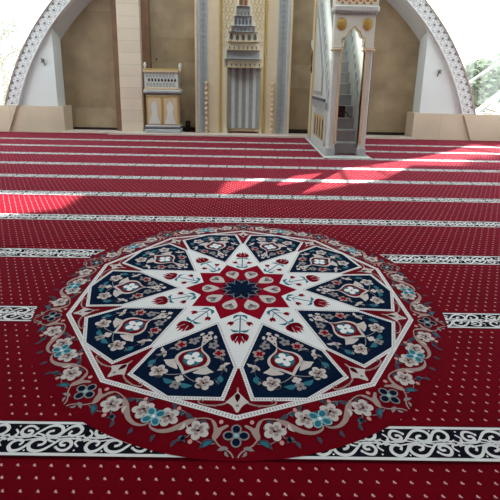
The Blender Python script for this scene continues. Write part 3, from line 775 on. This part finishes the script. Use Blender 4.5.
# ================================================================== SMALL PULPIT (left)
def small_pulpit():
    X0, X1, Y0 = -3.10, -2.03, 12.28
    t = thing('marble_lectern', 'small grey and gold marble preaching desk between pilaster and prayer niche', 'pulpit', ((X0+X1)/2, Y0, .062))
    cx = (X0+X1)/2; W_ = (X1-X0)/2
    def bb(x0, x1, y0, y1, z0, z1, m_, f, bv=.012): f.bevel_box(x0, x1, y0, y1, z0-.062, z1-.062, m_, bv)
    D = .46
    f = MB(); bb(-W_, W_, -.03, D, .062, .17, 'marble_grey', f, .02); bb(-W_+.03, W_-.03, -.01, D-.01, .17, .22, 'marble_dark', f); bb(-W_+.01, W_-.01, -.02, D, .22, .29, 'marble_grey', f, .02)
    f.build('base', t)
    f = MB(); bb(-W_+.06, W_-.06, .03, D-.03, .28, 1.22, 'gold_pale', f)
    body = f.build('cabinet', t)
    for s in (-1, 1):
        f = MB(); c = s*.235
        f.bevel_box(c-.215, c+.215, .005, .03, .30-.062, 1.13-.062, 'gold_pale', .008)
        for a, d, z0, z1 in ((c-.225, c-.195, .29, 1.15), (c+.195, c+.225, .29, 1.15), (c-.225, c+.225, 1.12, 1.15)): f.bevel_box(a, d, -.012, .03, z0-.062, z1-.062, 'gold', .006)
        o_ = f.build('panel', body)
        f = MB()
        pr = [(.165, .0), (.160, .05), (.105, .20), (.082, .30), (.080, .40), (.098, .46), (.098, .53), (.078, .58), (.055, .60), (.045, .64), (.0, .68)]
        poly_ = catmull(pr, 3); poly_ = poly_+[(-x, z) for x, z in poly_[::-1][1:]]
        f.prism([(c+x, z+.33-.062) for x, z in poly_], 'Y', -.006, .006, 'marble_white')
        f.build('bottle_shaped_inlay', body)
    f = MB(); bb(-W_-.01, W_+.03, -.05, D+.01, 1.235, 1.34, 'marble_grey', f, .03); bb(-W_+.03, W_-.03, -.01, D, 1.19, 1.235, 'marble_dark', f); bb(-W_+.02, W_-.02, -.02, D, 1.34, 1.40, 'gold_pale', f)
    f.build('ledge', t)
    f = MB()
    bb(-W_+.03, W_-.05, .01, .05, 1.40, 1.83, 'marble_white', f); bb(-W_+.03, -W_+.07, .05, D, 1.40, 1.83, 'marble_grey', f); bb(W_-.09, W_-.05, .05, D, 1.40, 1.83, 'marble_grey', f)
    for r in range(3):
        for c in range(9):
            x = -W_+.12+c*.096+(.048 if r % 2 else 0); z = 1.48+r*.135-.062
            if x > W_-.11: continue
            for k in range(6):
                a = k*pi/3
                f.face([(x+.034*cos(a)+.015*cos(a+b_*pi/2), .007, z+.046*sin(a)+.019*sin(a+b_*pi/2)) for b_ in range(4)], 'marble_dark' if k % 3 else 'marble_bluegrey')
            s_ = .020 if r != 1 else .030
            f.face([(x+s_*cos(k*pi/3), .006, z+s_*1.2*sin(k*pi/3)) for k in range(6)], 'fret_grey' if r != 1 else 'shadow_gap')
    f.build('pierced_screen', t)
    f = MB(); bb(-W_, W_-.03, -.03, .12, 1.83, 1.90, 'gold_pale', f, .015); bb(-W_+.01, -W_+.1, .12, D, 1.83, 1.90, 'gold_pale', f); bb(W_-.12, W_-.03, .12, D, 1.83, 1.9, 'gold_pale', f); bb(-W_-.0, W_-.02, -.035, .0, 1.90, 1.945, 'gold', f)
    f.build('top_rail', t)
    for x, y in ((-W_+.06, .02), (W_-.03, .30)):
        f = MB(); f.lathe([(.03, 1.90-.062), (.035, 1.94-.062), (.02, 1.96-.062), (.042, 2.01-.062), (.045, 2.06-.062), (.03, 2.10-.062), (.008, 2.125-.062), (0, 2.13-.062)], x, y, 'marble_white', 12); f.build('finial', t)
    return t
small_pulpit()
t = thing('microphone', 'thin gooseneck microphone rising from the small marble desk', 'microphone', (-3.0, 12.33, 1.945))
f = MB(); f.tube(catmull([(0, 0, 0), (.05, 0, .09), (.14, 0, .14), (.25, 0, .19), (.30, 0, .25)], 5), .007, 'metal_grey', 6); f.lathe([(.0, 0), (.035, 0), (.035, .015), (.01, .02)], 0, 0, 'black_plastic', 12); f.build('gooseneck', t)
f = MB(); f.lathe([(0, .235), (.014, .24), (.018, .27), (.012, .295), (0, .30)], .30, 0, 'black_plastic', 10); f.build('capsule', t)

# runner inside the niche, either side of the small pulpit
b = MB(); b.box(-2.0, -1.63, 12.6, 12.97, 0, .012, 'niche_carpet_red'); o = b.build('runner', loc=(0, 0, .03)); tag(o, 'dark red strip of carpet on the floor between small desk and prayer niche', 'carpet')
t = thing('dark_box', 'small black box on the floor right of the small marble desk', 'block', (-1.88, 12.86, .042))
b = MB(); b.bevel_box(-.07, .07, -.06, .06, 0, .34, 'black_plastic', .012); b.build('cabinet', t)  # plain dark block with a round disc on its front
b = MB(); b.lathe([(0, 0), (.045, 0), (.045, .01), (0, .012)], 0, 0, 'dark_skirting', 14); o_ = b.build('front_disc', t); o_.rotation_euler = (pi/2, 0, 0); o_.location = (0, -.06, .2)

# ================================================================== STEPPED PULPIT (minbar)
def minbar():
    BX, BY = 2.27, 9.2
    t = thing('minbar', 'tall stepped pulpit of white marble with gold trim and a portal, right of the niche', 'pulpit', (BX, BY, 0))
    X0, X1, X2, X3 = 1.80-BX, 1.96-BX, 2.50-BX, 2.66-BX       # left parapet, stair, right parapet
    YE = 12.15-BY
    f = MB(); f.bevel_box(X0-.09, X3+.11, -.30, YE, 0, .035, 'marble_white', .01); f.bevel_box(X0-.05, X3+.06, -.12, YE, .035, .06, 'marble_grey', .008); f.build('base_slab', t)
    f = MB(); f.box(X1, X2, -.11, .03, .06, .068, 'niche_carpet_red'); f.build('foot_mat', t)
    RIS, TRD = .265, .190
    n = 13
    for k in range(n):
        f = MB(); y = .05+k*TRD; z = .06+k*RIS
        f.bevel_box(X1, X2, y, y+TRD+.03, z, z+RIS-.03, 'marble_step', .004); f.bevel_box(X1, X2, y-.022, y+TRD+.03, z+RIS-.03, z+RIS, 'marble_grey', .008)
        f.box(X1+.002, X2-.002, y+.003, y+.006, z+RIS-.052, z+RIS-.03, 'shadow_gap')
        f.build('step', t)
    top = .06+n*RIS; yt = .05+n*TRD
    f = MB(); f.box(X1, X2, yt, YE, top-.12, top, 'marble_grey'); f.build('landing', t)
    # parapets: stair-shaped side wall with sloping rail
    sl = RIS/TRD
    def side(x0, x1, outer_left, name):
        f = MB()
        zr0 = 1.50
        rail = [(.0, zr0), (yt-.1, zr0+sl*(yt-.1)), (YE, zr0+sl*(yt-.1))]
        prof = [(-.02, .06), (YE, .06), (YE, rail[2][1]), (rail[1][0], rail[1][1]), (0, zr0)]
        f.prism(prof, 'X', x0, x1, 'marble_white')
        o_ = f.build(name, t)
        # rounded handrail
        f = MB(); f.tube([((x0+x1)/2, y, z+.01) for y, z in ((-.0, zr0), (rail[1][0], rail[1][1]))], .075, 'marble_white', 10); f.build('handrail', o_)
        return o_
    pl = side(X0+.03, X1, True, 'left_parapet'); pr = side(X2, X3-.03, False, 'right_parapet')
    # relief on the sloping bands (both faces)
    def relief(x, sgn, parent):
        f = MB(); k = 0
        y = .14
        while y < 2.35:
            zc = 1.50+sl*y-.44
            for dy, dz in ((-.06, -.12), (.06, .12)):
                P = [(0, 0), (.05, .10), (.03, .20), (-.03, .20), (-.04, .12), (0, .09)]
                f.tube([(x+sgn*.003, y+dy+a, zc+dz+c-.08) for a, c in catmull(P, 3)], .011, 'marble_grey', 5)
            y += .15
        return f.build('carved_relief', parent)
    relief(X0+.03, -1, pl); relief(X2, -1, pr)
    # framing of the outer left face: sloping border, vertical gold at the back, trapezoid panel, slotted arcade
    f = MB(); xx0, xx1 = X0-.0, X0+.03
    for off, w_, mm in ((-.72, .05, 'gold_pale'),):
        f.prism([(.16, 1.5+sl*.16+off), (2.45, 1.5+sl*2.45+off), (2.45, 1.5+sl*2.45+off+w_*2), (.16, 1.5+sl*.16+off+w_*2)], 'X', xx0+.012, xx1, 'marble_grey')
    f.build('sloping_border', pl)
    f = MB()
    for ya, yb, mm in ((YE-.06, YE, 'gold'), (YE-.36, YE-.31, 'gold'),): f.bevel_box(xx0-.005, xx1+.01, ya, yb, .06, 5.2, mm, .006)
    f.bevel_box(xx0, xx1+.02, YE-.31, YE-.06, .06, 5.2, 'ivory', .006)
    f.lathe([(.03, 1.9), (.05, 2.0), (.035, 2.1), (.05, 2.35), (.02, 2.55)], xx0+.01, YE-.18, 'dark_brown', 10)
    f.lathe([(.05, 2.6), (.07, 2.7), (.06, 2.8)], xx0+.01, YE-.18, 'marble_white', 10)
    f.build('back_post', pl)
    f = MB()
    tr = [(1.05, 1.33), (1.05, 1.95), (2.35, 3.65), (2.35, 1.33)]
    f.prism(tr, 'X', xx0+.008, xx1, 'marble_bluegrey')
    for (a, b_) in ((tr[0], tr[3]), (tr[1], tr[2])):
        pass
    f.prism([(1.15, 1.43), (1.15, 1.88), (2.25, 3.32), (2.25, 1.43)], 'X', xx0, xx1, 'marble_white')
    f.build('trapezoid_panel', pl)
    f = MB(); f.bevel_box(xx0-.02, xx1, .55, 2.4, 1.2, 1.27, 'marble_dark', .008); f.bevel_box(xx0-.012, xx1, .35, 2.45, 1.02, 1.20, 'marble_bluegrey', .008)
    f.build('string_course', pl)
    f = MB(); f.box(xx0+.004, xx1, .35, 1.85, .22, .98, 'marble_grey')
    for a, d, z0, z1 in ((.30, .36, .2, 1.0), (1.82, 1.88, .2, 1.0), (.3, 1.88, .2, .25)): f.bevel_box(xx0-.012, xx1, a, d, z0, z1, 'marble_white', .006)
    arc_ = f.build('arcade_panel', pl)
    for k in range(4):
        y = .50+k*.36
        f = MB(); zt = .86
        poly_ = [(y, .28), (y+.20, .28), (y+.20, zt-.10), (y+.18, zt-.04), (y+.10, zt+.03), (y+.02, zt-.04), (y, zt-.10)]
        f.prism(poly_, 'X', xx0-.004, xx1, 'gold'); f.tube([(xx0-.008, y+.25, .28), (xx0-.008, y+.25, .86)], .02, 'gold_pale', 8)
        f.prism([(y+.05, .32), (y+.15, .32), (y+.15, zt-.12), (y+.10, zt-.05), (y+.05, zt-.12)], 'X', xx0-.008, xx1, 'shadow_gap')
        f.build('gold_arch', arc_)
    # portal : two posts with gold inner edge, capitals, cusped header, roundels, cornice
    H = 2.40
    for s, (a, d) in ((-1, (X0+.01, X1+.0)), (1, (X2, X3))):
        f = MB(); f.bevel_box(a, d, -.10, .07, .06, H-.04, 'marble_white', .015)
        f.bevel_box(a-.02, d+.02, -.115, .07, .06, .22, 'marble_grey', .015)
        po = f.build('portal_post', t)
        f = MB(); gx = (d-.02, d+.035) if s < 0 else (a-.0, a+.06)
        f.bevel_box(gx[0], gx[1], -.118, .03, .3, H-.06, 'gold_pale', .01); f.build('gold_strip', po)
        f = MB(); c = (a+d)/2; hw = (d-a)/2
        f.bevel_box(a-.03, d+.05 if s < 0 else d+.04, -.14, .1, H-.07, H-.02, 'gold_pale', .015); f.bevel_box(a-.01, d+.02, -.12, .09, H-.02, H+.02, 'ivory', .01); f.build('capital', po)
    f = MB(); hl, hr = X0+.0, X3+.01
    mid = 2.235-BX; zb, za = H+.02, 2.84
    left_cusp = [(hl, zb), (X1+.05, zb), (X1+.055, zb+.05), (X1+.02, zb+.10), (X1+.03, zb+.17), (X1+.09, zb+.19), (X1+.13, zb+.23), (X1+.15, zb+.30), (mid-.05, za-.06), (mid, za)]
    right_cusp = [(2*mid-x, z) for x, z in left_cusp[1:-1]][::-1]
    right_cusp[-1] = (X2-.03, zb)
    f.prism(left_cusp+right_cusp+[(hr, zb), (hr, 3.075), (hl, 3.075)], 'Y', -.10, .10, 'ivory_white')
    hd = f.build('portal_header', t)
    f = MB(); f.tube([(x, -.105, z) for x, z in left_cusp[1:]+right_cusp], .013, 'gold', 6); f.build('arch_edging', hd)
    for x in (1.955-BX, 2.50-BX):
        f = MB()
        f.lathe([(.0, .030), (.05, .028), (.085, .018), (.10, 0)], 0, 0, 'gold_bright', 20); f.lathe([(.10, 0), (.112, .01), (.118, 0)], 0, 0, 'gold_pale', 20)
        for k in range(8): f.tube([(0, 0, .03), (.05*cos(k*pi/4), .05*sin(k*pi/4), .032), (.085*cos(k*pi/4+.3), .085*sin(k*pi/4+.3), .02)], .008, 'gold', 5)
        o_ = f.build('gold_roundel', hd); o_.rotation_euler = (pi/2, 0, 0); o_.location = (x, -.10, 2.87); o_.scale = (.95, 1.15, 1)
    f = MB(); f.bevel_box(hl-.05, hr+.05, -.16, .14, 3.115, 3.25, 'marble_white', .03); f.bevel_box(hl-.02, hr+.02, -.13, .12, 3.07, 3.115, 'marble_grey', .01)
    for k in range(16):
        x = hl+.03+k*(hr-hl-.06)/15; f.lathe([(.0, 3.045), (.018, 3.07), (.022, 3.10)], x, -.125, 'marble_bluegrey', 6)
    f.build('cornice', t)
    f = MB(); f.bevel_box(hl-.03, hr+.03, -.12, .12, 3.25, 3.72, 'ivory_white', .01)
    fr = f.build('painted_frieze', t)
    f = MB()
    for k in range(6):
        x = hl+.06+k*(hr-hl-.12)/5
        for z, m_ in ((3.40, 'ochre'), (3.60, 'ochre')):
            f.prism([(x+.062*sin(a)*(.5+.5*abs(cos(a))), z+.085*cos(a)) for a in [2*pi*i/12 for i in range(12)]], 'Y', -.128, -.11, m_)
            f.prism([(x+.025*sin(a), z+.035*cos(a)) for a in [2*pi*i/8 for i in range(8)]], 'Y', -.134, -.12, 'gold_pale')
        if k < 5:
            xm = x+(hr-hl-.12)/10; f.prism([(xm-.04, 3.27), (xm+.04, 3.27), (xm, 3.34)], 'Y', -.128, -.11, 'ochre'); f.prism([(xm+.02*sin(a), 3.48+.05*cos(a)) for a in [2*pi*i/8 for i in range(8)]], 'Y', -.128, -.11, 'gold')
    f.build('palmette', fr)
    f = MB(); f.bevel_box(hl-.06, hr+.06, -.17, .15, 3.72, 3.84, 'marble_white', .03); f.build('crown_moulding', t)
    return t
minbar()
t = thing('speaker_unit', 'small dark brown box with a cable standing on the steps of the stepped pulpit', 'box', (2.17, 9.71, .855))
b = MB(); b.bevel_box(-.115, .115, -.06, .06, 0, .27, 'dark_brown', .012); b.build('cabinet', t)
b = MB(); b.tube(catmull([(.11, .0, .14), (.17, -.02, .10), (.22, -.03, .012), (.30, -.01, .012)], 5), .011, 'black_plastic', 6); b.build('cable', t)

# small fixtures on the two white panels
for x, z, s, lb in ((-6.06, 2.10, 1, 'small grey bracket on the white panel left of the niche'), (5.66, 2.01, -1, 'small grey bracket on the white panel right of the niche')):
    t = thing('wall_hook', lb, 'hook', (x, YF+.03, z), 'grey brackets on the white panels')
    b = MB(); b.bevel_box(-.05, .04, -.03, 0, -.05, .06, 'metal_grey', .01); b.build('plate', t)
    b = MB(); b.tube(catmull([(-.03*s, -.03, .06), (.02*s, -.06, .03), (.05*s, -.05, -.06), (.05*s, -.02, -.13)], 4), .018, 'metal_grey', 7); b.build('arm', t)

# ================================================================== OUTSIDE: trees
def tree(name_label, x, y, h, clumps, leafm, nleaf, ls):
    t = thing('tree', name_label, 'tree', (x, y, -1.0))
    b = MB(); b.tube([(0, 0, 0), (.08, .02, h*.3), (-.05, .05, h*.6), (.05, 0, h*.95)], [.22, .17, .12, .05], 'bark', 8); b.build('trunk', t)
    b = MB(); rnd = random.Random(int(x*100))
    for (cx, cy, cz, rx, rz, wgt) in clumps:
        for i in range(int(nleaf*wgt)):
            while True:
                u = [rnd.uniform(-1, 1) for _ in range(3)]
                if .15 < sum(v*v for v in u) < 1: break
            p = Vector((cx+u[0]*rx, cy+u[1]*rx, cz+u[2]*rz))
            a = Vector((rnd.gauss(0, 1), rnd.gauss(0, 1), rnd.gauss(0, 1))).normalized(); c = a.orthogonal().normalized(); s_ = ls*rnd.uniform(.6, 1.3)
            b.face([p-a*s_, p+c*s_*.45, p+a*s_, p-c*s_*.45], leafm)
    b.build('foliage', t)
    for (cx, cy, cz, rx, rz, wgt) in clumps:
        bb_ = MB(); bb_.tube([(0, 0, max(cz-rz*1.2, .5)), (cx*.5, cy*.5, cz-rz*.4), (cx, cy, cz)], [.09, .06, .03], 'bark', 6); bb_.build('branch', t)
tree('leafy green tree outside the right window, low leaves behind its white bars, unseen crown added as sun blocker', 13.7, 20.6, 14.0, [(0, 0, 13.9, 1.6, 1.6, 2.6), (-2.2, 0, 2.9, .95, 1.0, 1.1), (-2.5, .3, 1.7, .8, .9, .9), (-.8, .2, 3.0, 1.2, 1.3, .8)], 'leaf', 1500, .17)  # high unseen crown added to block sun; lower clumps show through the window
tree('thin tree with scattered leaves outside the left window', -12.6, 21.5, 6.5, [(.6, 0, 4.9, .5, .5, .10), (.9, 0, 3.9, .35, .5, .07), (0, 0, 3.2, .8, .9, .12), (.3, 0, 2.0, .7, .8, .12)], 'leaf_dull', 1000, .13)

# ================================================================== LIGHT
w = bpy.data.worlds.new('World'); SC.world = w; w.use_nodes = True
bg = w.node_tree.nodes['Background']
bg.inputs[0].default_value = (.90, .97, 1.0, 1); bg.inputs[1].default_value = 9.0
sun = bpy.data.objects.new('sun', bpy.data.lights.new('sun', 'SUN')); COL.objects.link(sun)
sun.data.energy = 55; sun.data.angle = radians(.9); sun.data.color = (1, .96, .93)
sun.rotation_euler = Vector((.6, 1, 1)).to_track_quat('Z', 'Y').to_euler()

# ================================================================== CAMERA
f_px, pitch, yaw, roll, cy = 407.185, .223091, .007584, .019917, 171.364
fw = Vector((sin(yaw)*cos(pitch), cos(yaw)*cos(pitch), -sin(pitch)))
r = Vector((cos(yaw), -sin(yaw), 0)); u = r.cross(fw)
r2 = r*cos(roll)+u*sin(roll); u2 = -r*sin(roll)+u*cos(roll)
cam = bpy.data.objects.new('camera', bpy.data.cameras.new('camera')); COL.objects.link(cam)
M = Matrix((r2, u2, -fw)).transposed().to_4x4(); M.translation = (0, 0, 1.7)
cam.matrix_world = M
cam.data.sensor_width = 36; cam.data.lens = f_px/500*36; cam.data.shift_y = (cy-250)/500
cam.data.clip_start = .05; cam.data.clip_end = 300
SC.camera = cam
vs = SC.view_settings
vs.view_transform = 'Standard'; vs.look = 'None'; vs.exposure = -1.15; vs.gamma = 1.0; vs.use_curve_mapping = False
SC.cycles.max_bounces = 10; SC.cycles.diffuse_bounces = 6; SC.cycles.transparent_max_bounces = 12
SC.cycles.use_denoising = True
SC.cycles.sample_clamp_indirect = 6
